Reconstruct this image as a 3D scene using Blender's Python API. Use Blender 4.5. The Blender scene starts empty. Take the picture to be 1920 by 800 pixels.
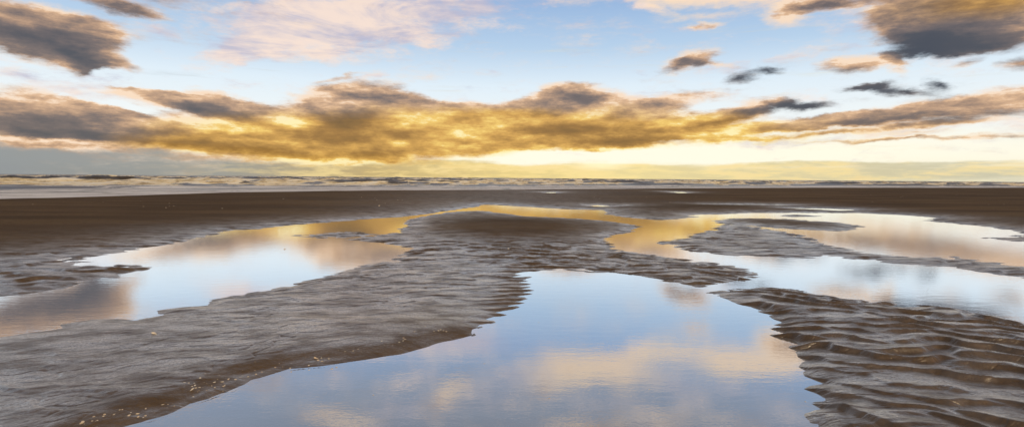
import bpy, math, random
import numpy as np
from mathutils import Matrix, Vector
random.seed(4); rng = np.random.default_rng(4)
S = bpy.context.scene
COL = S.collection

# ------------------------------------------------------------------ camera
F = 1066.0                      # focal length in photo pixels (1920 wide)
CH = 1.3                        # eye height above the pools
PITCH = math.atan(66.5 / F); ROLL = math.radians(0.448)
cd = bpy.data.cameras.new('camera'); cam = bpy.data.objects.new('camera', cd); COL.objects.link(cam)
cd.lens = 36 * F / 1920; cd.sensor_width = 36; cd.clip_start = .05; cd.clip_end = 60000
M = Matrix.Translation((0, 0, CH)) @ Matrix.Rotation(math.radians(90) - PITCH, 4, 'X') @ Matrix.Rotation(ROLL, 4, 'Z')
cam.matrix_world = M; S.camera = cam
R3 = np.array(M.to_3x3())

def ray(px, py):
    v = np.stack([(np.asarray(px, float) - 960) / F, -(np.asarray(py, float) - 400) / F, -np.ones(np.shape(px))], -1)
    d = v @ R3.T
    return d / np.linalg.norm(d, axis=-1, keepdims=True)
def ground(px, py, z=0.0):
    d = ray(px, py); t = (z - CH) / d[..., 2]
    return d[..., :2] * t[..., None]
def project(x, y, z):
    p = np.stack([x, y, z - CH], -1) @ R3
    return 960 + F * p[..., 0] / -p[..., 2], 400 - F * p[..., 1] / -p[..., 2]

# ------------------------------------------------------------------ noise
_perm = rng.permutation(256); _perm = np.concatenate([_perm, _perm]).astype(np.int32)
_ang = rng.uniform(0, 2 * np.pi, 256); _gx = np.cos(_ang).astype(np.float32); _gy = np.sin(_ang).astype(np.float32)
def perlin(x, y):
    xi = np.floor(x).astype(np.int32); yi = np.floor(y).astype(np.int32)
    xf = (x - xi).astype(np.float32); yf = (y - yi).astype(np.float32)
    xi &= 255; yi &= 255
    u = xf * xf * xf * (xf * (xf * 6 - 15) + 10); v = yf * yf * yf * (yf * (yf * 6 - 15) + 10)
    def g(a, b, fx, fy):
        h = _perm[_perm[a & 255] + (b & 255)]
        return _gx[h] * fx + _gy[h] * fy
    n0 = g(xi, yi, xf, yf) * (1 - u) + g(xi + 1, yi, xf - 1, yf) * u
    n1 = g(xi, yi + 1, xf, yf - 1) * (1 - u) + g(xi + 1, yi + 1, xf - 1, yf - 1) * u
    return (n0 * (1 - v) + n1 * v) * 1.5
def fbm(x, y, o=4, g=.5):
    s = 0; a = 1; n = 0
    for i in range(o):
        s = s + a * perlin(x * 2 ** i + 17.3 * i, y * 2 ** i - 9.1 * i); n += a; a *= g
    return s / n
def sm(a, b, x):
    t = np.clip((x - a) / (b - a), 0, 1); return t * t * (3 - 2 * t)

# ------------------------------------------------------------------ materials
def lin(c):
    return tuple((v / 12.92 if v <= .04045 else ((v + .055) / 1.055) ** 2.4) for v in c) + (1.0,)
class NT:
    def __init__(s, tree): s.t = tree; s.n = tree.nodes; s.l = tree.links
    def add(s, typ, ins={}, **kw):
        n = s.n.new(typ)
        for k, v in kw.items(): setattr(n, k, v)
        for k, v in ins.items(): s.put(n.inputs[k], v)
        return n
    def put(s, sock, v):
        if isinstance(v, bpy.types.NodeSocket): s.l.new(v, sock)
        else: sock.default_value = v
    def m(s, op, a, b=0.0, c=0.0, clamp=False):
        n = s.n.new('ShaderNodeMath'); n.operation = op; n.use_clamp = clamp
        for i, v in enumerate((a, b, c)): s.put(n.inputs[i], v)
        return n.outputs[0]
    def vm(s, op, a, b=(0, 0, 0)):
        n = s.n.new('ShaderNodeVectorMath'); n.operation = op
        s.put(n.inputs[0], a); s.put(n.inputs[1], b)
        return n.outputs[0]
    def mix(s, f, a, b, typ='MIX'):
        n = s.n.new('ShaderNodeMix'); n.data_type = 'RGBA'; n.blend_type = typ
        s.put(n.inputs[0], f); s.put(n.inputs[6], a); s.put(n.inputs[7], b)
        return n.outputs[2]
    def mr(s, v, a, b, c=0.0, d=1.0, smooth=True):
        n = s.n.new('ShaderNodeMapRange'); n.interpolation_type = 'SMOOTHSTEP' if smooth else 'LINEAR'
        for i, q in enumerate((v, a, b, c, d)): s.put(n.inputs[i], q)
        return n.outputs[0]
    def ramp(s, f, stops, srgb=True):
        n = s.n.new('ShaderNodeValToRGB'); e = n.color_ramp.elements
        while len(e) < len(stops): e.new(.5)
        for q, (p, c) in zip(e, stops): q.position = p; q.color = lin(c) if srgb else tuple(c) + (1,)
        s.put(n.inputs[0], f); return n.outputs[0]
    def noise(s, vec, scale, detail=4, rough=.5, dist=0.0, out=0):
        n = s.add('ShaderNodeTexNoise', {'Vector': vec, 'Scale': scale, 'Detail': detail, 'Roughness': rough, 'Distortion': dist})
        return n.outputs[out]
def mat(name):
    m = bpy.data.materials.new(name); m.use_nodes = True; nt = NT(m.node_tree); nt.n.clear()
    return m, nt, nt.add('ShaderNodeOutputMaterial')

def sand_material():
    m, t, out = mat('sand')
    geo = t.add('ShaderNodeNewGeometry'); P = geo.outputs['Position']
    wet = t.add('ShaderNodeAttribute', attribute_name='wet').outputs['Fac']
    grit = t.add('ShaderNodeAttribute', attribute_name='grit').outputs['Fac']
    Pa = t.vm('MULTIPLY', P, (.35, 1.0, 1))
    n1 = t.noise(Pa, .5, 5, .6); n2 = t.noise(P, 14, 5, .65); n3 = t.noise(P, 60, 4, .8)
    n0 = t.noise(t.vm('MULTIPLY', P, (.06, .30, 1)), 1.0, 6, .62)
    dry = t.mix(t.mr(n1, .35, .65), (.140, .083, .038, 1), (.225, .140, .068, 1))
    dry = t.mix(t.mr(n0, .42, .62, 0, .6), dry, (.085, .050, .024, 1))
    dry = t.mix(t.mr(n0, .48, .36, 0, .55), dry, (.21, .135, .062, 1))
    dry = t.mix(t.mr(n2, .3, .7, 0, .5), dry, (.070, .045, .028, 1))
    wetc = t.mix(t.mr(n2, .3, .7), (.082, .049, .023, 1), (.145, .092, .050, 1))
    c = t.mix(wet, dry, wetc)
    gn = t.noise(P, 55, 3, .7)
    c = t.mix(t.m('MULTIPLY', grit, t.mr(gn, .45, .62)), c, (.150, .090, .038, 1))
    c = t.mix(t.mr(n3, .3, .7, 0, .9), c, t.mix(.5, c, (.012, .008, .005, 1)))
    vor = t.add('ShaderNodeTexVoronoi', {'Vector': P, 'Scale': 42.0, 'Randomness': 1.0})
    spk = t.m('MULTIPLY', t.m('LESS_THAN', vor.outputs['Distance'], .16), t.m('GREATER_THAN', t.add('ShaderNodeSeparateColor', {'Color': vor.outputs['Color']}).outputs[0], t.mr(grit, 0, 1, .992, .86)))
    c = t.mix(spk, c, (.50, .38, .22, 1))
    b1 = t.add('ShaderNodeBump', {'Strength': .5, 'Distance': .004, 'Height': t.noise(P, 75, 4, .8)})
    b2 = t.add('ShaderNodeBump', {'Strength': .3, 'Distance': .02, 'Height': t.noise(P, 18, 4, .6), 'Normal': b1.outputs[0]})
    Pq = t.vm('ADD', P, t.vm('MULTIPLY', t.noise(P, 1.6, 2, .5, out=1), (.5, .35, 0)))
    s1 = t.noise(t.vm('MULTIPLY', Pq, (2.6, 9.0, 1)), 1.0, 3, .5)
    s2 = t.noise(t.vm('MULTIPLY', t.add('ShaderNodeVectorRotate', {'Vector': Pq, 'Angle': math.radians(-36)}, rotation_type='Z_AXIS').outputs[0], (1.9, 8.0, 1)), 1.0, 3, .5)
    sel = t.mr(t.add('ShaderNodeSeparateXYZ', {0: P}).outputs[0], .3, 1.5)
    sn = t.m('ADD', t.m('MULTIPLY', s1, sel), t.m('MULTIPLY', s2, t.m('SUBTRACT', 1.0, sel)))
    gr = t.mr(t.m('ABSOLUTE', t.m('SUBTRACT', sn, .5)), 0, .05)
    nr = t.mr(t.add('ShaderNodeSeparateXYZ', {0: P}).outputs[1], 7, 14, 1, 0)
    b3 = t.add('ShaderNodeBump', {'Strength': t.m('MULTIPLY', t.m('MULTIPLY', wet, nr), t.mr(sel, 0, 1, .20, .42)), 'Distance': .006, 'Height': t.m('ADD', gr, t.m('MULTIPLY', sn, 4.0)), 'Normal': b2.outputs[0]})
    patch = t.noise(t.vm('MULTIPLY', P, (.8, 1.6, 1)), 2.6, 6, .68)
    rough = t.m('SUBTRACT', t.mr(wet, 0, 1, 1.0, .36, False), t.m('MULTIPLY', wet, t.mr(patch, .45, .7, 0, .13)))
    bs = t.add('ShaderNodeBsdfPrincipled', {'Base Color': c, 'Roughness': rough, 'IOR': t.m('SUBTRACT', t.mr(wet, 0, 1, 1.22, 2.0, False), t.m('MULTIPLY', wet, t.mr(patch, .58, .40, 0, .4))), 'Normal': b3.outputs[0]})
    lw = t.add('ShaderNodeLayerWeight', {'Blend': .5, 'Normal': b3.outputs[0]}).outputs['Facing']
    film = t.add('ShaderNodeBsdfGlossy', {'Color': (.95, .91, .86, 1), 'Roughness': .30, 'Normal': b3.outputs[0]})
    ff = t.m('MULTIPLY', t.m('MULTIPLY', wet, t.mr(patch, .36, .60, .18, 1)), t.m('MULTIPLY', t.mr(lw, .40, .95, .05, .78), t.mr(n3, .36, .62, .45, 1.25)))
    mf = t.add('ShaderNodeMixShader', {0: ff, 1: bs.outputs[0], 2: film.outputs[0]})
    t.l.new(mf.outputs[0], out.inputs[0]); return m

def water_material():
    m, t, out = mat('pool_water')
    P = t.add('ShaderNodeNewGeometry').outputs['Position']
    b = t.add('ShaderNodeBump', {'Strength': .026, 'Distance': .02, 'Height': t.noise(t.vm('MULTIPLY', P, (1.2, 3.2, 1)), 3.0, 3, .55)})
    b2 = t.add('ShaderNodeBump', {'Strength': .03, 'Distance': .008, 'Height': t.noise(P, 45, 2, .6), 'Normal': b.outputs[0]})
    fr = t.mr(t.add('ShaderNodeLayerWeight', {'Blend': .5}).outputs['Facing'], .46, .88, .30, .97, False)
    pale_lift = t.add('ShaderNodeBsdfDiffuse', {'Color': (.70, .69, .70, 1)})  # pale turbid diffuse, put in to stand for brighter, greyer reflections
    g = t.add('ShaderNodeBsdfGlossy', {'Color': (.95, .975, 1, 1), 'Roughness': .015, 'Normal': b2.outputs[0]})
    tr = t.add('ShaderNodeBsdfTransparent', {'Color': (.82, .86, .84, 1)})
    bed = t.add('ShaderNodeMixShader', {0: .32, 1: tr.outputs[0], 2: pale_lift.outputs[0]})
    mx = t.add('ShaderNodeMixShader', {0: fr, 1: bed.outputs[0], 2: g.outputs[0]})
    t.l.new(mx.outputs[0], out.inputs[0]); return m

def sea_material():
    m, t, out = mat('sea_water')
    P = t.add('ShaderNodeNewGeometry').outputs['Position']
    foam = t.add('ShaderNodeAttribute', attribute_name='foam').outputs['Fac']
    Ps = t.vm('MULTIPLY', P, (.35, 1.0, 1.3))
    n = t.noise(t.vm('MULTIPLY', P, (.4, .12, 2.0)), 1.1, 6, .72)
    f = t.mr(t.m('ADD', foam, t.m('MULTIPLY', t.m('SUBTRACT', n, .5), 2.0)), .40, .60)
    bw = t.add('ShaderNodeBump', {'Strength': .5, 'Distance': .15, 'Height': t.noise(Ps, .9, 5, .6)})
    w = t.add('ShaderNodeBsdfPrincipled', {'Base Color': (.050, .033, .012, 1), 'Roughness': .3, 'IOR': 1.45, 'Normal': bw.outputs[0]})
    bf = t.add('ShaderNodeBump', {'Strength': .8, 'Distance': .12, 'Height': t.noise(P, 2.2, 6, .7)})
    surf = t.add('ShaderNodeAttribute', attribute_name='surf').outputs['Fac']
    Pz = t.vm('MULTIPLY', P, (.45, .10, 3.0))
    fc = t.mix(t.m('MULTIPLY', surf, t.mr(t.noise(Ps, .35, 4, .6), .3, .6, .6, 1)), (.88, .87, .90, 1), (1.0, .84, .54, 1))  # gold foam tint holds tan sediment and the warm light on the breakers
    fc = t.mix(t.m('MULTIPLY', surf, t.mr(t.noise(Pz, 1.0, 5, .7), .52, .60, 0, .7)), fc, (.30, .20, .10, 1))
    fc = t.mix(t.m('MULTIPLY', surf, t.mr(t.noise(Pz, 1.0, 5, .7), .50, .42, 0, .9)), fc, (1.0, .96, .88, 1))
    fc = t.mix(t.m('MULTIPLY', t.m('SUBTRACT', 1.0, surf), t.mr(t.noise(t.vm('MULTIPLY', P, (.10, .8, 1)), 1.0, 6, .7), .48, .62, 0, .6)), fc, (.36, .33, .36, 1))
    fo = t.add('ShaderNodeBsdfPrincipled', {'Base Color': fc, 'Roughness': .9, 'Normal': bf.outputs[0]})
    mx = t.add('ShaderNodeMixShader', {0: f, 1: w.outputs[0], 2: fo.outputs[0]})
    t.l.new(mx.outputs[0], out.inputs[0]); return m

def shell_material():
    m, t, out = mat('shell')
    oi = t.add('ShaderNodeObjectInfo').outputs['Random']
    P = t.add('ShaderNodeNewGeometry').outputs['Position']
    c = t.ramp(oi, [(0, (.97, .94, .88)), (.5, (.97, .89, .76)), (1, (.90, .82, .72))])
    c = t.mix(t.mr(t.noise(P, 90, 3), .4, .7, 0, .3), c, (.45, .33, .22, 1))
    bs = t.add('ShaderNodeBsdfPrincipled', {'Base Color': c, 'Roughness': .45})
    t.l.new(bs.outputs[0], out.inputs[0]); return m

# ------------------------------------------------------------------ shapes of the pools (photo outline laid on the ground)
TOP = [(-700,640),(-300,600),(0,557),(60,549),(115,538),(170,527),(232,518),(222,511),(285,506),(255,498),(190,497),(105,490),(160,483),(240,470),(330,455),(395,441),
       (420,432),(480,429),(560,420),(660,412),(740,407),(800,401),(850,393),(890,388),(903,383.5),(925,383.5),(1000,388),(1060,391.5),(1135,393.5),
       (1140,402),(1190,409),(1240,411.5),(1290,409),(1308,407),(1290,402.5),(1340,401.5),(1395,399.5),(1450,398.5),(1540,398.5),(1620,398.8),(1700,403),(1765,408),
       (1735,414),(1790,418),(1850,425),(1905,432),(1912,440),(1880,444),(1850,447),(1900,451),(1960,456),(2400,480),(3200,900),(3200,1700),(-2500,1700),(-2500,900)]
ISL_M = [(-1200,850),(-400,700),(0,633),(60,625),(118,616),(110,609),(175,600),(260,600),(300,590),(300,580),(385,571),(388,562),(470,548),(520,540),(600,522),(690,495),(730,490),
       (765,478),(780,468),(755,460),(690,452),(650,447),(700,441),(745,437),(768,424),(768,412),(800,405),(840,398),(900,395.5),(945,400),(985,406),
       (1050,409),(1120,413),(1200,424),(1182,434),(1150,440),(1132,448),(1142,461),(1170,470),(1220,479),(1290,487),(1370,497),(1400,505),(1425,520),(1400,526),
       (1345,529),(1310,536),(1285,532),(1210,519),(1150,512),(1100,507),(1060,503),(1000,505),(985,520),(990,545),(980,568),(955,582),(905,610),(880,628),(815,645),
       (760,666),(650,682),(560,692),(480,712),(400,748),(330,775),(235,800),(100,850),(-300,1100),(-1600,1700)]
ISL = [ISL_M,
       [(1335,413),(1365,410),(1400,409),(1480,411),(1560,417),(1622,424.5),(1600,430.5),(1560,432),(1500,430),(1440,426),(1380,421),(1350,418)],
       [(1240,455),(1285,447),(1305,437),(1345,431),(1335,428),(1365,421),(1400,423),(1450,431),(1500,441),(1552,460),(1600,470),(1650,478),(1740,486),(1790,481),
        (1850,490),(1920,500),(2400,560),(2400,640),(2050,545),(1920,520),(1860,512),(1800,502),(1720,497),(1650,490),(1570,481),(1500,482),(1380,478),(1300,470)],
       [(1332,548),(1385,541),(1440,539),(1500,545),(1520,553),(1590,560),(1640,572),(1665,569),(1700,580),(1745,576),(1800,580),(1850,592),(1905,600),(1960,618),(2300,690),
        (3200,1200),(2600,1700),(1650,1700),(1575,820),(1520,790),(1505,775),(1548,752),(1515,730),(1532,715),(1500,695),(1502,665),(1482,642),(1452,625),(1455,608),(1440,588),(1405,573),(1370,560)],
       [(1455,404.5),(1480,403),(1515,403.2),(1542,405),(1510,406.3),(1480,406.2)],
       [(550,439),(580,440),(560,442)],[(590,437),(640,434),(700,437),(720,440),(690,443),(650,446),(600,446),(560,444)],
       [(1860,446.5),(1900,444.5),(1930,447),(1900,449)]]
PONDS = [[(1478,389.3),(1540,390.3),(1602,392.5),(1605,394.6),(1570,395),(1520,392.6),(1480,391)],
         [(1330,383.2),(1400,383),(1480,384.3),(1478,385.3),(1400,384.3)],
         [(1103,384.6),(1125,384.4),(1145,386.6),(1130,388),(1110,386.6)],[(1142,385.2),(1162,385),(1158,386.4)],
         [(1246,358.9),(1275,359.2),(1292,361.2),(1275,362.4),(1262,360.4)],
         [(1020,360.2),(1044,360),(1042,362),(1024,361.6)]]
SHORE = [(-900,400),(0,373),(200,368),(400,361.5),(600,358.5),(800,357),(960,356),(1200,354),(1500,352.4),(1920,352.2),(2800,356)]

def sdf(poly, X, Y):
    p = np.array([ground(a, b) for a, b in poly], np.float32); q = np.roll(p, -1, 0)
    best = np.full(X.shape, 1e9, np.float32); ins = np.zeros(X.shape, bool)
    for (ax, ay), (bx, by) in zip(p, q):
        ex, ey = bx - ax, by - ay; wx, wy = X - ax, Y - ay
        tt = np.clip((wx * ex + wy * ey) / (ex * ex + ey * ey + 1e-9), 0, 1)
        dx = wx - tt * ex; dy = wy - tt * ey
        np.minimum(best, dx * dx + dy * dy, out=best)
        if ay != by: ins ^= ((ay > Y) != (by > Y)) & (X < (bx - ax) * (Y - ay) / (by - ay) + ax)
    d = np.sqrt(best); return np.where(ins, -d, d)

def shore_dist(X, Y):      # + inland
    p = np.array([ground(a, b) for a, b in SHORE], np.float32)
    best = np.full(X.shape, 1e9, np.float32)
    for (ax, ay), (bx, by) in zip(p[:-1], p[1:]):
        ex, ey = bx - ax, by - ay; wx, wy = X - ax, Y - ay
        tt = np.clip((wx * ex + wy * ey) / (ex * ex + ey * ey), 0, 1)
        np.minimum(best, (wx - tt * ex) ** 2 + (wy - tt * ey) ** 2, out=best)
    ys = np.interp(X, p[:, 0], p[:, 1])
    return np.where(Y < ys, 1, -1) * np.sqrt(best)

def blob(px, py, cx, cy, rx, ry, rot=0):
    a = math.radians(rot); dx = px - cx; dy = py - cy
    u = (dx * math.cos(a) + dy * math.sin(a)) / rx; v = (-dx * math.sin(a) + dy * math.cos(a)) / ry
    return np.exp(-(u * u + v * v))

def mesh_from_grid(name, X, Y, Z, material, attrs={}, mask=None, flip=False):
    nr, nc = X.shape
    co = np.stack([X, Y, Z], -1).reshape(-1, 3).astype(np.float32)
    i = np.arange(nr * nc).reshape(nr, nc)
    q = np.stack([i[:-1, :-1], i[:-1, 1:], i[1:, 1:], i[1:, :-1]], -1)
    q = q[mask] if mask is not None else q.reshape(-1, 4)
    if mask is not None:
        used, inv = np.unique(q, return_inverse=True); co = co[used]; q = inv.reshape(-1, 4)
        attrs = {k: v.reshape(-1)[used] for k, v in attrs.items()}
    me = bpy.data.meshes.new(name)
    me.vertices.add(len(co)); me.vertices.foreach_set('co', co.ravel())
    me.loops.add(q.size); me.loops.foreach_set('vertex_index', q.ravel().astype(np.int32))
    me.polygons.add(len(q)); me.polygons.foreach_set('loop_start', np.arange(0, q.size, 4, dtype=np.int32))
    me.polygons.foreach_set('use_smooth', np.ones(len(q), bool))
    me.update(calc_edges=True)
    for k, v in attrs.items():
        a = me.attributes.new(k, 'FLOAT', 'POINT'); a.data.foreach_set('value', v.reshape(-1).astype(np.float32))
    me.materials.append(material)
    o = bpy.data.objects.new(name, me); COL.objects.link(o); return o
def setting(o, label=None, cat=None):
    o['kind'] = 'structure'
    if label: o['label'] = label
    if cat: o['category'] = cat
    return o

# ------------------------------------------------------------------ the sand
def saw(ph, fall=.22):
    t = ph - np.floor(ph); up = 1 - fall
    a = np.clip(t / up, 0, 1); b = np.clip((t - up) / fall, 0, 1)
    return np.where(t < up, a ** 1.3 * (1.0), 1 - b * b * (3 - 2 * b)) - .45

def terrain(X, Y):
    Yc = np.clip(Y, 0, 60)
    # organic outlines
    w1 = fbm(X * .9 + 5, Y * .9, 3); w2 = fbm(X * .9 - 40, Y * .9 + 31, 3)
    w3 = perlin(X * 4, Y * 4); w4 = perlin(X * 4 + 77, Y * 4 - 13)
    k = np.clip(Y / 12, .12, 1)
    Xw = X + w1 * .22 * k + w3 * .03; Yw = Y + w2 * .28 * k + w4 * .03
    r = lambda A: A[::3, ::3]
    xs, ys = r(Xw), r(Yw)
    d = sdf(TOP, xs, ys)                     # <0 inside the flooded area
    for p in ISL: d = np.maximum(d, -sdf(p, xs, ys))
    for p in PONDS: d = np.minimum(d, sdf(p, xs, ys))
    # back to the full grid, bilinear
    nr, nc = X.shape
    ri = np.arange(nr) / 3; ci = np.arange(nc) / 3
    r0 = np.clip(ri.astype(int), 0, d.shape[0] - 2); c0 = np.clip(ci.astype(int), 0, d.shape[1] - 2)
    fr = (ri - r0)[:, None]; fc = (ci - c0)[None, :]
    D = (d[r0][:, c0] * (1 - fr) * (1 - fc) + d[r0 + 1][:, c0] * fr * (1 - fc) + d[r0][:, c0 + 1] * (1 - fr) * fc + d[r0 + 1][:, c0 + 1] * fr * fc)
    px, py = project(X, Y, np.zeros_like(X))
    B = lambda *a: blob(px, py, *a)
    sh = shore_dist(X, Y)
    # regions
    right = sm(1330, 1440, px) * sm(530, 550, py) * 1.0
    strip = np.clip(B(1230, 505, 230, 28, 8) * 1.4 + B(1000, 480, 150, 28, 10) * 1.1, 0, 1)
    leftr = np.clip(B(130, 515, 220, 40, -4) * 1.6, 0, 1)
    isl3 = np.clip(B(1420, 455, 190, 28, 4) * 1.2, 0, 1) + np.clip(B(1850, 505, 200, 22, 6) * 1.2, 0, 1)
    mbar = np.clip(1.3 * B(560, 580, 420, 90, -22) + B(800, 520, 230, 50, -10) + B(150, 720, 420, 110, -12), 0, 1) * (1 - strip)
    edgeT = B(960, 560, 50, 75, 10) + B(930, 620, 60, 30, -25)
    fingers = B(650, 440, 110, 9)
    # bank profile
    bw = .10 + .30 * sm(3, 14, Y) + .25 * sm(14, 40, Y)
    hb = .030 + .030 * right + .03 * sm(8, 25, Y) + .018 * B(1200, 520, 180, 22, 8)
    land = hb * (1 - np.exp(-np.clip(D, 0, 50) / (bw * 1.6)))
    land += .06 * B(960, 435, 170, 22) + .03 * (1 - np.exp(-np.clip(D, 0, 9) / 3)) * sm(14, 25, Y)
    pool = -.10 * (1 - np.exp(-np.clip(-D, 0, 50) / (bw * 4)))
    pool = pool + .010 * fbm(X * .8, Y * 2, 3) * (D < 0) * sm(0, .5, -D)
    land = land * (.55 + .45 * sm(0, .12 + .012 * Y, D))
    h = np.where(D > 0, land, pool)
    bedr = 1.0
    # ripples: long gentle back, steep face towards the camera and the left
    wa = fbm(X * 1.0 + 3, Y * 1.5 + 8, 3); wb = fbm(X * 1.9 - 9, Y * 2.9 + 21, 3)
    def rip(gx, gy, lam, warp, fall=.22, warp2=.3):
        ph = (gx * X + gy * Y) / lam + warp * wa + warp2 * wb
        return saw(ph, fall)
    am = .35 + .95 * sm(-.35, .45, fbm(X * 1.1 + 60, Y * 1.1, 3))
    am2 = sm(-.25, .35, fbm(X * 1.9 - 60, Y * 1.9 + 5, 2))
    mk = sm(-.12, .12, fbm(X * .9 + 20, Y * .9 - 7, 2)); R1 = (rip(-.72, -.82, .31, 1.3, .18, .35) * mk + rip(-.30, -1, .25, 1.6, .20, .45) * (1 - mk)) * .034 * am + rip(.25, -1, .17, 1.3, .2, .6) * .009 * am2 + .003 * fbm(X * 3, Y * 9, 3)
    far_edge = np.clip(1.2 * B(1700, 590, 280, 26, 10), 0, 1)
    R1 = R1 + far_edge * rip(-.15, -1, .42, 1.6, .2, .5) * .022
    R2 = rip(-.25, -1, .42, 1.6, .25) * .012 * am + rip(.3, -1, .2, 2.0, .3, .9) * .006 * am2
    R4 = rip(.25, -1, .75, 1.5, .3) * .040 * am + rip(-.2, -1, .3, 1.5) * .012 * am2
    Rs = rip(.1, -1, .45, 1.5, .14) * .030 * am + rip(-.3, -1, .24, 1.8, .16, .9) * .016
    Rm = np.maximum(rip(.66, -.80, .36, 1.9, .14, .6) * am2, rip(.30, -1, .27, 1.8, .16, .8) * (1 - am2)) * (.0062 + .011 * sm(600, 520, py)) + rip(.6, -.8, .075, 1.8, .3, 1.0) * .0014 + rip(-.3, -1, .7, 1.3, .25, .6) * .006 * am
    Rt = rip(.28, -1, .22, .9, .25) * .020
    near = np.exp(-np.clip(D, 0, 9) / .9)
    gen = rip(.15, -1, .45, 1.2, .25, .5) * .030 * am * near * sm(5, 9, Y)
    fade = np.where(D < 0, np.exp(D / .16), 1.0)
    rr = (R1 * right + Rs * strip + R4 * leftr + R2 * isl3 * 1.3 + Rm * mbar + Rt * edgeT + gen * (1 - right) + Rs * .9 * fingers)
    h = h + rip(.25, -1, .42, 1.6, .25, .5) * .012 * sm(-.15, -.5, D) * (D < 0)
    calm = np.clip(1.3 * B(950, 430, 175, 24, 1), 0, 1)
    rr = rr * (1 - .85 * calm * sm(.1, .5, D)) * (1 - .6 * sm(.2, .9, D) * B(1480, 421, 130, 9, 3))
    h = h + rr * fade - .012 * fingers
    # soft swells and rills
    h = h + np.where(D > 0, .008 * fbm(X * .7 + 9, Y * .7, 3) * sm(0, .5, D), 0)
    rl = np.abs(fbm((X + .25 * wa) * 2.2, (Y - .4 * X + .2 * wb) * 3.5, 2))
    h = h - np.where(D > 0, .006 * (1 - sm(0, .05, rl)) * sm(.05, .4, D) * mbar * am2, 0)
    # far beach: faint wheel- and footmarks, long low swells
    far = sm(16, 24, Y) * sm(0, 2, D)
    h = h + far * (.03 * fbm(X * .08, Y * .35, 4) + .012 * fbm(X * .5, Y * 1.6, 3))
    h = h - .05 * B(560, 390, 60, 3.0) - .02 * B(1030, 364, 16, 2)
    bank = np.clip(1.5 * blob(px, py, 560, 700, 520, 120, -18), 0, 1) * sm(590, 620, py)
    h = h + bank * (.016 * sm(.05, .38, D + .16 * wa + .06 * wb) + .012 * sm(.0, .08, D) - .006) * (D > 0)
    # slope into the sea
    sj = sh + 1.2 * fbm(X * .08, Y * .08, 3)
    h = np.minimum(h, np.clip(.045 * sj, -1.5, 5))
    wet = np.clip(1.15 - h / .11, 0, 1) * np.exp(-np.clip(D, 0, 20) / 1.1)
    wet = np.clip(wet + mbar * .75 + right * .75 + strip * .6 + leftr * .5 + .45 * isl3, 0, 1)
    wet *= 1 - .92 * calm * sm(.05, .6, D)
    wet *= 1 - .55 * sm(.02, .05, h) * B(1480, 420, 150, 9, 3)
    wet = np.maximum(wet, .9 * sm(2.5, .3, sj) )
    grit = np.clip(1.6 * np.exp(-((D - .17 + .16 * wa + .06 * wb) / .09) ** 2) * np.clip(1.5 * blob(px, py, 520, 715, 480, 110, -18), 0, 1), 0, 1) * sm(590, 630, py)
    wet = wet * (1 - .55 * grit)
    grit = np.clip(grit + .25 * mbar * sm(.1, .5, fbm(X * 2, Y * 2, 3)), 0, 1)
    return h, D, px, py, wet, grit

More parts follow.
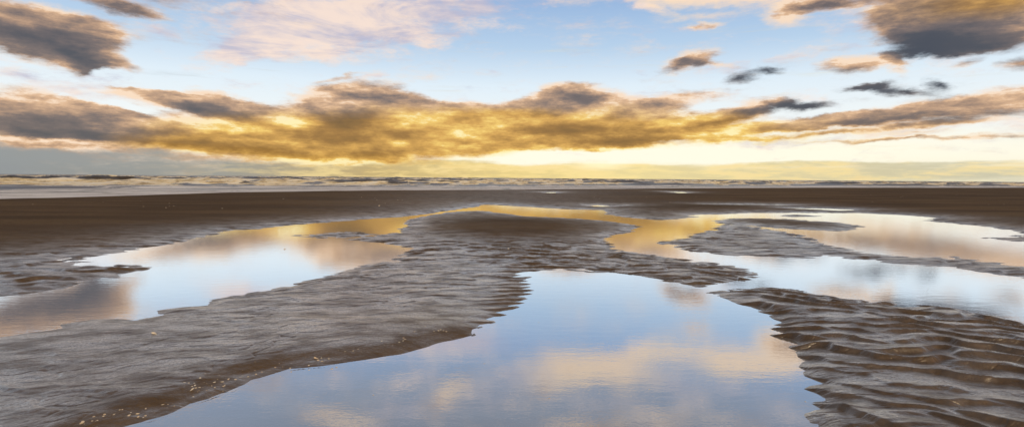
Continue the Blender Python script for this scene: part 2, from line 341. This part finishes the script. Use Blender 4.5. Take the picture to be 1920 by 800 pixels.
def build_ground():
    N, C = 1750, 1500
    tt = np.linspace(0, 1, N); Yr = 1.6 * (170 / 1.6) ** tt
    us = np.linspace(-1.5, 1.5, C)
    Y = np.repeat(Yr[:, None], C, 1); X = us[None, :] * Y
    h, D, px, py, wet, grit = terrain(X.astype(np.float32), Y.astype(np.float32))
    sm_ = sand_material()
    g = setting(mesh_from_grid('sand', X, Y, h, sm_, {'wet': wet, 'grit': grit}))
    # the same sheet carried on behind the photographer and under the sea
    K = 40
    bx = np.concatenate([-np.geomspace(9000, 3, K), np.geomspace(3, 9000, K)]); by = np.concatenate([-np.geomspace(9000, 2, K), np.linspace(0, 160, 30), np.geomspace(200, 9000, 20)])
    BX, BY = np.meshgrid(bx, by)
    BZ = np.where(BY > 150, -1.7, np.where(BY < 1.5, -.02, -.35)) + .0 * BX
    keep = (BY[:-1, :-1] < 1.3) | True
    setting(mesh_from_grid('ground', BX, BY, BZ - .15, sm_, {'wet': BX * 0 + .5, 'grit': BX * 0}))
    # pool water
    wm = water_material()
    s = 4
    Xs, Ys, Hs, PX, PY = X[::s, ::s], Y[::s, ::s], h[::s, ::s], px[::s, ::s], py[::s, ::s]
    nr, nc = Xs.shape
    low = np.full((nr - 1, nc - 1), 9.0)
    for i in range(s + 1):
        for j in range(s + 1):
            A = h[i:, j:][::s, ::s]
            a = np.full((nr - 1, nc - 1), 9.0); q = A[:nr - 1, :nc - 1]; a[:q.shape[0], :q.shape[1]] = q
            low = np.minimum(low, a)
    wet_cell = (low < .006) & (D[::s, ::s][:-1, :-1] < .22 + .012 * Ys[:-1, :-1])
    sh = shore_dist(Xs, Ys)[:-1, :-1]
    wet_cell &= sh > 1.0
    cx, cy = PX[:-1, :-1], PY[:-1, :-1]
    A_ = (cy > 497) & (cx > 250 - (cy - 800) * 0) & (cx < 1700)
    # partition lines follow the sand bars
    bar = np.interp(cx, [-900, 0, 400, 780, 1000, 1300, 1420, 1500, 1900, 2600], [900, 720, 640, 480, 485, 505, 530, 570, 700, 900])
    front = cy > bar
    lab = np.where(front, 0, np.where(cx < 830, 1, 2))
    for k, p in enumerate(PONDS):
        q = np.array(p); x0, y0 = q.min(0) - (8, 1.2); x1, y1 = q.max(0) + (8, 1.2)
        lab[(cx > x0) & (cx < x1) & (cy > y0) & (cy < y1)] = 3 + k
    for k, lb in enumerate(['big still pool in the foreground mirroring blue sky and orange cloud', 'long pool at the left between the dark beach and the rippled sand bar',
                            'wide branching pool at the right round the low sand islands', 'thin bright pond streak above the right hand pool', 'hairline wet streak left of the thin bright pond',
                            'small bright puddle on the dark sand above the central island', 'tiny puddle touching the small bright one', 'bright puddle close to the surf right of centre', 'faint short puddle close to the surf at the centre']):
        mk = wet_cell & (lab == k)
        if mk.any(): setting(mesh_from_grid('tide_pool', Xs, Ys, np.zeros_like(Xs), wm, mask=mk), lb, 'pool')
    return X, Y, h
GX, GY, GH = build_ground()
US = GX[0] / GY[0]
def height_at(x, y):
    i = np.log(y / 1.6) / np.log(170 / 1.6) * (GY.shape[0] - 1); j = (x / y + 1.5) / 3 * (GX.shape[1] - 1)
    i0, j0 = int(i), int(j); fi, fj = i - i0, j - j0
    H = GH[i0:i0 + 2, j0:j0 + 2]
    return float((H[0, 0] * (1 - fi) + H[1, 0] * fi) * (1 - fj) + (H[0, 1] * (1 - fi) + H[1, 1] * fi) * fj)

# ------------------------------------------------------------------ the sea
def build_sea():
    N, C = 620, 1300
    Yr = np.concatenate([np.geomspace(22, 420, N - 60), np.geomspace(440, 14000, 60)])
    us = np.linspace(-1.7, 1.7, C)
    Y = np.repeat(Yr[:, None], C, 1); X = us[None, :] * Y
    d = -shore_dist(X, Y)
    # crest lines lie parallel to the shore with wandering phase
    wav = 3.5 * fbm(X * .012, Y * .012, 3) + 1.2 * fbm(X * .05, Y * .05, 3)
    q = np.clip(d, 0, None) + wav * 1.3
    ph = np.sqrt(np.clip(q + 12, 0, None)) * 1.25
    t = ph - np.floor(ph); seg = np.floor(ph)
    prof = np.where(t < .30, sm(0, .30, t), (1 - sm(.30, 1.0, t)))      # steep towards the land
    amp_n = sm(-.35, .55, fbm(X * .035 + seg * 7.7, seg * 3.1 + Y * .006, 3))
    A = (.05 * sm(2, 10, d) + .34 * sm(12, 30, d) + .60 * sm(24, 70, d)) * (.25 + .95 * amp_n)
    A = A * (1 - .75 * sm(260, 700, d)) 
    z = A * prof
    z += .05 * sm(8, 40, d) * fbm(X * .35, Y * .5, 4) + .42 * sm(22, 44, d) * (1 - sm(200, 400, d)) * fbm(X * .20, Y * .3, 4) * (.35 + prof)
    z += np.where(d < 25, .012 * sm(0, 6, d) * fbm(X * .3, Y * .9, 3), 0)
    fo_n = fbm(X * .05 + 11, Y * .09 + seg, 4)
    foam = .95 * sm(24, 40, d) * (1 - .6 * sm(250, 700, d)) + .55 * fo_n * sm(10, 30, d) + .55 * (prof > .6) * (t > .26) * amp_n * sm(20, 40, d)
    face = ((t > .04) & (t < .28)) * amp_n
    foam -= 1.3 * face * sm(.35, .75, amp_n + .8 * fbm(X * .16, Y * .05, 3)) * sm(8, 30, d)
    foam -= .9 * sm(.20, .42, fbm(X * .11 + 50, Y * .035 + seg * 3.3, 3)) * sm(24, 34, d)
    foam += (.66 + .3 * fbm(X * .06, Y * .25, 3)) * (1 - sm(22, 34, d)) + .3 * np.exp(-(d / 1.5) ** 2)
    foam -= .8 * sm(.10, .35, fbm(X * .06 + 3, (Y - .55 * X) * .32, 3)) * sm(5, 9, d) * (1 - sm(20, 28, d))
    foam = foam * (1 - sm(350, 900, d)) + (-.4) * sm(350, 900, d)
    mk = (d[:-1, :-1] > -3.5) | (d[1:, 1:] > -3.5)
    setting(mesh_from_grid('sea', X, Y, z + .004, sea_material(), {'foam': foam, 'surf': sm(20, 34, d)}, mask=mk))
build_sea()

# ------------------------------------------------------------------ shells on the sand
SH = shell_material()
def scallop(name, r):
    n, m = 22, 7; vs = []; fs = []
    for side in (0, 1):
        for j in range(m + 1):
            for i in range(n + 1):
                a = math.radians(-78 + 156 * i / n); rho = r * j / m * (1 - .10 * abs(math.sin(a)) ** 2)
                rib = .035 * r * math.cos(i * math.pi) * (j / m)
                zz = .38 * r * math.sin(min(1, j / m * 1.05) * math.pi * .62) * math.cos(a * .85) + rib - side * .05 * r
                vs.append((rho * math.sin(a), rho * math.cos(a) - r * .45, max(zz, -.02 * r)))
    k = (m + 1) * (n + 1)
    for j in range(m):
        for i in range(n):
            a = j * (n + 1) + i; fs.append((a, a + 1, a + n + 2, a + n + 1)); fs.append((a + k, a + k + n + 1, a + k + n + 2, a + k + 1))
    for i in range(n):
        a = m * (n + 1) + i; fs.append((a, a + 1, a + 1 + k, a + k))
    me = bpy.data.meshes.new(name); me.from_pydata(vs, [], fs); me.validate(); me.materials.append(SH); return me
def chip(name, r, seed):
    rr = random.Random(seed); n = rr.randint(5, 8); vs = []
    for k, z in ((1, 0), (.92, .22), (.55, .34)):
        for i in range(n):
            a = 2 * math.pi * i / n + rr.uniform(-.25, .25); q = r * k * rr.uniform(.6, 1.15)
            vs.append((q * math.cos(a) * 1.5, q * math.sin(a), r * z + rr.uniform(-.04, .04) * r))
    fs = [tuple(range(n))[::-1], tuple(range(2 * n, 3 * n))]
    for l in range(2):
        for i in range(n): a, b = l * n + i, l * n + (i + 1) % n; fs.append((a, b, b + n, a + n))
    me = bpy.data.meshes.new(name); me.from_pydata(vs, [], fs); me.materials.append(SH); return me
def put(me, name, px, py, label, cat, group=None, s=1, tilt=.15):
    g = ground(px, py); x, y = float(g[0]), float(g[1])
    for _ in range(4):
        z = max(height_at(x, y), 0); g = ground(px, py, z); x, y = float(g[0]), float(g[1])
    o = bpy.data.objects.new(name, me); COL.objects.link(o)
    o.location = (x, y, z - .001); o.rotation_euler = (random.uniform(-tilt, tilt), random.uniform(-tilt, tilt), random.uniform(0, 6.28)); o.scale = (s,) * 3
    o['label'] = label; o['category'] = cat
    if group: o['group'] = group
    return o
big = scallop('seashell', .022)
for px, py, s, lb in [(289, 625, 1.5, 'pale ribbed seashell lying alone on the grey sand bar near the left pool'),
                      (592, 671, 1.0, 'largest white seashell in the brown gritty bank of the foreground pool'),
                      (840, 729 - 170, .0, ''), (360, 730, .9, 'white seashell on the lower left bank above the foreground pool'),
                      (534, 467, 1.6, 'lone pale shell at the upper edge of the left pool'),
                      (954, 466, 1.5, 'pale shell at the foot of the central sand island'),
                      (1875, 636, .8, 'pale shell on the ripples near the right end of the beach'),
                      (1834, 757, .8, 'tiny tan shell in a hollow of the lower right ripples'),
                      (711, 386, 3.2, 'white shell on the dark beach between surf and left pool')]:
    if lb: put(big, 'seashell', px, py, lb, 'shell', s=s)
chips = [chip('shell_fragment', .008, k) for k in range(6)]
n = 0
BANK = [(150, 792), (260, 765), (350, 728), (430, 705), (500, 680), (580, 668), (680, 655), (760, 635), (850, 608)]
bx, by = zip(*BANK)
while n < 150:
    px = random.uniform(150, 840); py = float(np.interp(px, bx, by)) + random.gauss(0, 9) + 8
    put(chips[n % 6], 'shell_fragment', px, py, 'tiny pale shell fragment in the brown bank of the foreground pool', 'shell fragment', 'shell fragments strewn along the brown bank', s=random.uniform(.45, 1.05)); n += 1
for k in range(46):
    px = random.uniform(20, 1900); py = random.uniform(364, 384) + 12 * (px < 500)
    put(chips[k % 6], 'shell_fragment', px, py, 'pale shell fragment on the dark flat beach below the surf', 'shell fragment', 'shell fragments scattered over the far beach', s=random.uniform(1.6, 3.4))
for k, (px, py) in enumerate([(1217, 729), (1430, 702), (1030, 746), (908, 681), (1010, 604), (700, 740), (1510, 752)]):
    o = put(chips[k % 6], 'foam_fleck', px, py, 'small white foam fleck floating on the foreground pool', 'foam fleck', 'foam flecks floating on the foreground pool', s=.7, tilt=.02)

# ------------------------------------------------------------------ sky and sun
AZS, ELS = math.radians(150), math.radians(15)
w = bpy.data.worlds.new('World'); S.world = w; w.use_nodes = True
t = NT(w.node_tree); t.n.clear(); out = t.add('ShaderNodeOutputWorld')
DIR = t.add('ShaderNodeTexCoord').outputs['Generated']
sp = t.add('ShaderNodeSeparateXYZ', {0: DIR})
az = t.m('MULTIPLY', t.m('ARCTAN2', sp.outputs[0], sp.outputs[1]), 57.2958)
el = t.m('MULTIPLY', t.m('ARCSINE', sp.outputs[2]), 57.2958)
Pp = t.add('ShaderNodeCombineXYZ', {0: az, 1: el}).outputs[0]
DA = t.vm('MULTIPLY', DIR, (1, 1, 2.6))
def warp(scale, amp, off, detail=5, rough=.6):
    n_ = t.noise(t.vm('ADD', DA, off), scale, detail, rough, out=1)
    return t.vm('MULTIPLY', t.vm('SUBTRACT', n_, (.5, .5, .5)), (amp, amp * .42, 0))
Pw = t.vm('ADD', t.vm('ADD', Pp, warp(7.0, 3.0, (.6, 0, 0), 4, .55)), warp(22.0, 2.4, (2, 1, 0), 6, .66))
def azel(px, py):
    d = ray(px, py); return math.degrees(math.atan2(d[0], d[1])), math.degrees(math.asin(d[2]))
K = math.degrees(1 / F)
def field(P, blobs, k=1.5):
    acc = None
    for b in blobs:
        cx, cy, rx, ry, rot = b[:5]; wt = b[5] if len(b) > 5 else 1.0
        a, e = azel(cx, cy)
        if len(b) > 6: e = abs(e)
        ca = math.cos(math.radians(a))
        mp = t.add('ShaderNodeMapping', {'Vector': P, 'Location': (a, e, 0), 'Rotation': (0, 0, -math.radians(rot)),
                                         'Scale': (rx * k * K * ca * ca, ry * k * K * ca, 1)}, vector_type='TEXTURE')
        g = t.add('ShaderNodeTexGradient', {0: mp.outputs[0]}, gradient_type='SPHERICAL').outputs['Fac']
        acc = t.m('MULTIPLY', g, wt) if acc is None else t.m('MULTIPLY_ADD', g, wt, acc)
    return acc
R_ = 'reflected'
CUM = [(280,262,330,20,2,.6),(150,222,200,24,6,.5),(500,262,200,22,0,.5),(820,262,260,24,0,.4),(205,150,34,14,10,-1.5),(245,160,44,9,14,-1.3),(170,150,24,8,0,-.8),(380,200,150,26,12,.7),(60,60,180,40,5,.6),(200,60,60,30,10,.3),(1700,45,60,30,10,.5),(650,205,110,26,0,.5),(1530,225,200,10,-4,.4),(1400,245,160,8,-4,.5),(1060,165,40,10,0,.6),(820,200,90,14,0,.7),(900,205,80,12,0,.6),(520,235,120,26,5,.7),(560,300,260,10,0,.6),(250,270,200,8,0,.6),(1170,205,110,20,4,.7),(1010,235,90,24,0,.6),(930,240,90,26,0,.6),(770,195,80,16,8,.7),(620,165,50,9,0,.6),(230,205,60,12,10,.5),(400,185,70,12,15,.7),(1560,248,120,4,-3,.7),(1720,250,90,4,0,.5),(1420,262,110,4,-2,.6),(1220,10,50,8,20,.35),(250,150,90,10,12,-1.3),(330,165,60,8,10,-.4),(200,190,130,6,14,-1.0),(30,145,150,8,0,-.9),(300,120,60,20,30,-.8),(840,170,70,14,0,-.8),(480,175,80,8,8,-.5),(420,228,160,5,10,-.35),(1180,288,260,6,0,-.6),(1530,215,60,4,-5,-.5),(50,235,150,24,6,1.0),(60,268,230,12,2,.7),(40,205,90,14,8,.9),(110,182,120,11,9,.8),(280,172,80,13,8,1.0),(340,192,130,17,12,1.1),(455,208,60,18,14,.9),(150,215,120,14,10,.8),(300,235,220,20,7,.9),(430,255,260,22,5,.9),
       (620,205,60,12,-10,.6),(700,172,90,20,4,1.2),(590,185,50,14,0,.7),(640,235,130,42,-5,1.1),(740,235,120,36,0,1.0),(560,280,200,20,0,.9),(700,285,150,16,0,.8),(850,225,110,24,0,.9),(880,258,120,28,0,1.1),(930,282,80,9,0,.7),
       (985,212,100,22,-12,1.0),(1085,180,70,20,0,1.2),(1040,205,80,22,0,.8),(1110,220,160,32,2,1.2),(1170,250,150,24,0,1.2),(1110,272,110,7,0,.8),
       (1290,232,110,18,-6,1.0),(1400,207,75,14,-12,1.2),(1300,180,80,9,0,.7),(1240,192,60,10,0,.7),
       (1810,205,200,24,-5,1.2),(1850,185,110,14,-5,.8),(1600,222,190,10,-4,.9),(1480,240,190,7,-3,.8),(1680,240,160,5,-2,.7),(1680,261,170,4,0,.9),(1350,258,90,5,0,.8),(1830,262,90,3,0,.7),(1480,232,90,6,0,.6),
       (40,35,150,28,5,1.3),(120,42,60,16,6,.6),(30,70,90,20,0,.8),(120,92,120,22,8,1.1),(150,118,70,18,28,1.1),(60,105,80,12,12,.6),(210,8,90,12,6,.9),(260,22,50,8,10,.4),
       (1800,25,150,38,0,1.3),(1880,50,110,34,0,1.1),(1760,75,110,26,10,1.0),(1740,100,60,10,10,.7),(1570,6,100,12,0,1.1),(1650,20,60,16,0,.5),(1840,85,70,14,-8,.8),
       (1618,116,75,13,0,1.2),(1680,122,30,12,60,.7),(1292,116,46,14,-14,1.2),(1345,120,40,6,8,.6),(1905,122,40,12,0,1.0),(1812,122,30,6,-10,.5),
       (1605,166,40,7,-4,.8),(1645,164,34,10,0,.75),(1690,176,44,7,8,.8),(1750,164,24,10,20,.75),(1388,147,28,9,-8,.8),(1432,134,26,6,10,.75),(1480,196,26,10,10,.9),(1520,201,34,7,-6,.8),(1330,28,80,6,0,.3),(1310,48,36,5,0,.8),(650,140,60,4,-10,.5),
       (1120,690,115,30,0,.9,R_),(1235,664,90,14,8,.8,R_),(1400,680,120,24,6,1.2,R_),(1450,632,40,18,0,.9,R_),(1030,720,60,30,20,.45,R_),
       (840,735,55,18,25,.6,R_),(640,790,120,18,-20,.45,R_),(1250,785,200,16,6,.35,R_),(1120,805,160,16,0,.4,R_),(200,720,400,60,0,.7,R_),(1900,740,250,60,0,.8,R_),(900,1000,500,60,0,.5,R_)]
DARK = [(1260,670,320,70,0,-.9,R_),(1810,30,200,50,0,.55),(60,80,220,70,5,.35),(1570,8,120,18,0,.3),(545,228,50,16,-5,-.35),(430,262,120,5,3,-.4),(800,212,50,14,0,-.25),(985,262,70,7,0,-.25),(90,262,120,5,0,-.8),(590,300,80,5,0,-.6),(680,238,60,22,-10,.5),(870,245,50,10,0,-.3),(700,290,120,10,0,.4),(250,180,40,8,0,-.3),(1330,200,60,7,-8,-.4),(1620,108,60,6,0,-.4),(1290,104,24,6,0,-.4),(40,240,190,18,5,.95),(60,290,260,14,0,.5),(40,62,150,16,3,.6),(10,95,60,12,0,.4),(165,125,60,16,34,.7),(140,112,90,12,20,.35),(200,15,90,10,0,.7),(380,208,110,9,12,.65),(480,225,60,9,15,.5),(260,245,220,12,4,.6),(250,262,160,7,2,.5),
        (650,225,70,20,-20,.7),(600,262,110,14,0,.5),(480,280,120,9,0,.5),(1150,265,120,8,0,1.1),(1090,242,110,14,0,.7),(1000,252,70,14,0,.5),(1080,178,60,10,0,.6),(1000,215,60,8,-10,.35),(880,268,80,9,0,.45),(770,250,60,12,0,.4),(720,182,70,8,0,.5),(1290,242,120,9,-6,.7),(1400,215,70,8,-12,.9),
        (1830,92,150,24,2,1.2),(1730,90,80,24,10,1.3),(1740,108,50,10,15,1.0),(1790,62,120,16,0,.5),(1640,172,120,18,0,1.9),(1755,166,36,20,0,1.9),(1388,147,45,18,0,1.6),(1436,134,40,14,0,1.6),(1500,202,60,16,0,2.0),
        (1860,216,150,10,-5,.9),(1650,226,130,5,-4,.5),(1680,263,140,3,0,.4),(1275,126,50,9,-10,.9),(1570,12,100,10,0,.8),(1600,128,90,6,0,.5),(1905,132,40,8,0,.7),(200,720,400,60,0,.4,R_)]
GOLD = [(790,275,360,55,0,1.3),(560,258,240,30,0,.8),(1100,255,260,48,0,1.3),(860,225,160,30,0,.5),(400,272,200,14,0,.6),(1270,245,120,20,-6,.5),(1870,2,200,32,0,.8),(1500,262,340,44,0,.6),(1300,690,400,90,0,.25,R_)]
WISP = [(440,90,110,26,-28,.9),(560,60,150,36,-14,1.1),(640,30,200,34,-8,1.0),(800,22,200,26,-6,.9),(660,90,200,26,-10,.9),(520,20,120,14,-10,.7),(760,68,160,14,-6,.7),(1200,8,60,9,15,.9),(1310,50,42,6,0,1.0),(290,50,40,14,20,.7),(680,143,90,6,-12,.8),
        (90,155,190,16,3,.9),(200,148,150,8,6,.6),(1480,104,160,10,-3,.6),(1790,120,130,10,-6,.5),(1300,182,200,12,0,.6),(1600,45,110,16,0,.7),(1690,240,330,20,-2,.7),(1400,270,250,8,0,.4),(820,720,220,70,0,.45,R_),(1200,740,400,60,0,.4,R_)]
HAZE = [(60,285,420,22,0,.8),(300,300,400,24,0,.5),(1150,300,500,3,0,-.3),(50,308,560,38,0,1.5),(520,312,400,28,0,1.1),(800,322,400,14,0,.9),(1100,328,400,9,0,.9),(1500,324,800,15,0,1.1),(1600,308,300,5,0,.5)]
n_a = t.noise(DA, 11.0, 9, .6); n_up = t.noise(t.vm('ADD', DA, (0, 0, .035)), 11.0, 9, .6); n_s = t.noise(t.vm('MULTIPLY', DIR, (1.4, 1, 9)), 9, 7, .66); emb = t.m('SUBTRACT', n_up, n_a); n_f = t.noise(t.add('ShaderNodeMapping', {'Vector': Pp, 'Rotation': (0, 0, math.radians(22)), 'Scale': (.085, .42, 1)}).outputs[0], 1.0, 9, .66, .6); n_h = t.noise(t.vm('MULTIPLY', DIR, (2.2, 1, 7)), 22, 6, .7); n_b = t.noise(t.vm('ADD', DA, (3.1, 1.7, .4)), 6.0, 6, .6)
cum = t.m('ADD', t.m('ADD', field(Pw, CUM), t.m('MULTIPLY', t.m('SUBTRACT', n_a, .5), .9)), t.m('ADD', t.m('MULTIPLY', t.m('SUBTRACT', n_s, .5), .6), t.m('MULTIPLY', t.m('SUBTRACT', n_f, .5), t.mr(az, -5, -22, .3, 1.1))))
cum = t.m('ADD', cum, t.m('MULTIPLY', t.m('SUBTRACT', n_h, .5), .45))
acum = t.m('ADD', t.mr(cum, -.02, .38, 0, .28), t.mr(cum, .16, .78, 0, .72))
dk = t.m('ADD', field(Pw, DARK), t.m('ADD', t.m('ADD', t.m('MULTIPLY', t.m('SUBTRACT', n_f, .5), 1.0), t.m('ADD', t.m('MULTIPLY', t.m('SUBTRACT', n_h, .5), .45), t.m('MULTIPLY', t.m('SUBTRACT', n_s, .5), .8))), t.m('MULTIPLY', emb, 1.9)))
dk = t.m('ADD', dk, t.mr(cum, .15, 1.5, 0.02, .40))
dk = t.m('SUBTRACT', 1.0, t.m('POWER', 2.718, t.m('MULTIPLY', t.m('MAXIMUM', dk, 0.0), -1.15)), clamp=True)
gd = t.mr(t.m('ADD', field(Pw, GOLD), t.m('MULTIPLY', t.m('SUBTRACT', n_b, .5), .7)), .1, .95)
brown = t.ramp(dk, [(0, (.98, .87, .76)), (.2, (.88, .72, .57)), (.42, (.70, .57, .47)), (.62, (.48, .42, .40)), (.85, (.30, .30, .33)), (1, (.24, .26, .31))])
gold = t.ramp(dk, [(0, (1.0, .94, .70)), (.2, (.96, .80, .42)), (.42, (.84, .64, .31)), (.68, (.62, .45, .20)), (1, (.30, .23, .11))])
ccol = t.mix(gd, brown, gold)
# clear sky
base = t.ramp(t.m('DIVIDE', el, 45.0, clamp=True), [(0, (.93, .90, .78)), (.045, (1.0, .98, .90)), (.12, (.95, .97, .97)), (.2, (.88, .935, .975)), (.28, (.72, .82, .92)), (.37, (.60, .72, .87)), (.45, (.59, .66, .76)), (.62, (.56, .60, .66)), (1, (.6, .66, .75))])
glow = field(Pp, [(1150,285,420,40,0,1.0),(1200,284,330,16,0,.8),(1500,285,420,30,0,.5),(950,300,200,16,0,.5)])
base = t.mix(t.m('MULTIPLY', glow, 1.0, clamp=True), base, (1.02, .98, .80, 1))
Pr = t.add('ShaderNodeMapping', {'Vector': Pw, 'Rotation': (0, 0, math.radians(-18)), 'Scale': (.20, .62, 1)}).outputs[0]
wf = t.m('ADD', field(Pw, WISP), t.m('ADD', t.m('MULTIPLY', emb, -2.0), t.m('MULTIPLY', t.m('SUBTRACT', t.m('MULTIPLY_ADD', t.m('SUBTRACT', n_f, .5), .6, t.noise(Pr, 1.3, 8, .68)), .5), 2.2)))
wa_ = t.mr(wf, .1, 1.25, 0, .9)
wcol = t.mix(t.mr(t.m('ADD', n_f, t.m('MULTIPLY', emb, .3)), .36, .66), lin((.99, .89, .82)), lin((.74, .73, .81)))
sky = t.mix(wa_, base, wcol)
hz = t.m('ADD', field(t.vm('ADD', Pp, warp(7, 3, (5, 2, 1))), HAZE), t.m('MULTIPLY', t.m('SUBTRACT', t.noise(t.vm('MULTIPLY', DIR, (1, 1, 22)), 5, 7, .66), .5), 1.3))
ha = t.mr(hz, .1, .75, 0, .92)
hcol = t.ramp(t.mr(az, -45, 45, 0, 1, False), [(0, (.52, .55, .58)), (.2, (.58, .58, .56)), (.34, (.78, .67, .42)), (.5, (.95, .84, .52)), (.62, (.98, .89, .60)), (.8, (.90, .84, .64)), (1, (.80, .79, .70))])
hcol = t.mix(t.m('MULTIPLY', t.mr(n_s, .42, .62, 0, .75), t.mr(az, -34, -14)), hcol, lin((.99, .88, .60)))
hcol = t.mix(t.mr(n_s, .35, .55, .35, 0), hcol, t.mix(.55, hcol, (.25, .25, .24, 1)))
sky = t.mix(ha, sky, hcol)
sky = t.mix(t.m('MULTIPLY', acum, .97), sky, ccol)
spot = field(Pp, [(1125,311,46,7,0,1.0)])
sky = t.mix(t.m('MULTIPLY', spot, .7, clamp=True), sky, (1.15, 1.0, .65, 1))
over = t.m('MAXIMUM', t.mr(el, 29, 48), t.mr(sp.outputs[1], .45, .0))  # unseen sky overhead and behind, darkened to deepen contrast on the sand
sky = t.mix(t.m('MULTIPLY', over, t.mr(n_b, .2, .6, .7, .95)), sky, t.mix(t.mr(n_a, .35, .65), lin((.56, .49, .42)), lin((.46, .44, .44))))
below = t.mr(el, -.6, -.1)
sky = t.mix(below, (.08, .07, .06, 1), sky)
nish = t.add('ShaderNodeTexSky', sky_type='NISHITA', sun_disc=False, sun_elevation=ELS, sun_rotation=AZS)
b1 = t.add('ShaderNodeBackground', {0: sky, 1: 1.0}); b2 = t.add('ShaderNodeBackground', {0: nish.outputs[0], 1: .05})
mxs = t.add('ShaderNodeMixShader', {0: .04, 1: b1.outputs[0], 2: b2.outputs[0]})
t.l.new(mxs.outputs[0], out.inputs[0])
w.cycles.sampling_method = 'MANUAL'; w.cycles.sample_map_resolution = 512

sd = bpy.data.lights.new('shifted_sun', 'SUN'); so = bpy.data.objects.new('shifted_sun', sd); COL.objects.link(so)  # lamp moved behind the camera, away from the glow, to keep glare off pools
sd.energy = 2.3; sd.angle = math.radians(34); sd.color = (1.0, .78, .50)
dv = Vector((math.sin(AZS) * math.cos(ELS), math.cos(AZS) * math.cos(ELS), math.sin(ELS)))
so.rotation_euler = dv.to_track_quat('Z', 'Y').to_euler(); so.location = (60, 50, 30)

v = S.view_settings; v.view_transform = 'Standard'; v.look = 'None'; v.exposure = .06; v.gamma = 1; v.use_curve_mapping = False
S.render.engine = 'CYCLES'; S.cycles.use_denoising = True; S.cycles.max_bounces = 5; S.cycles.transparent_max_bounces = 6
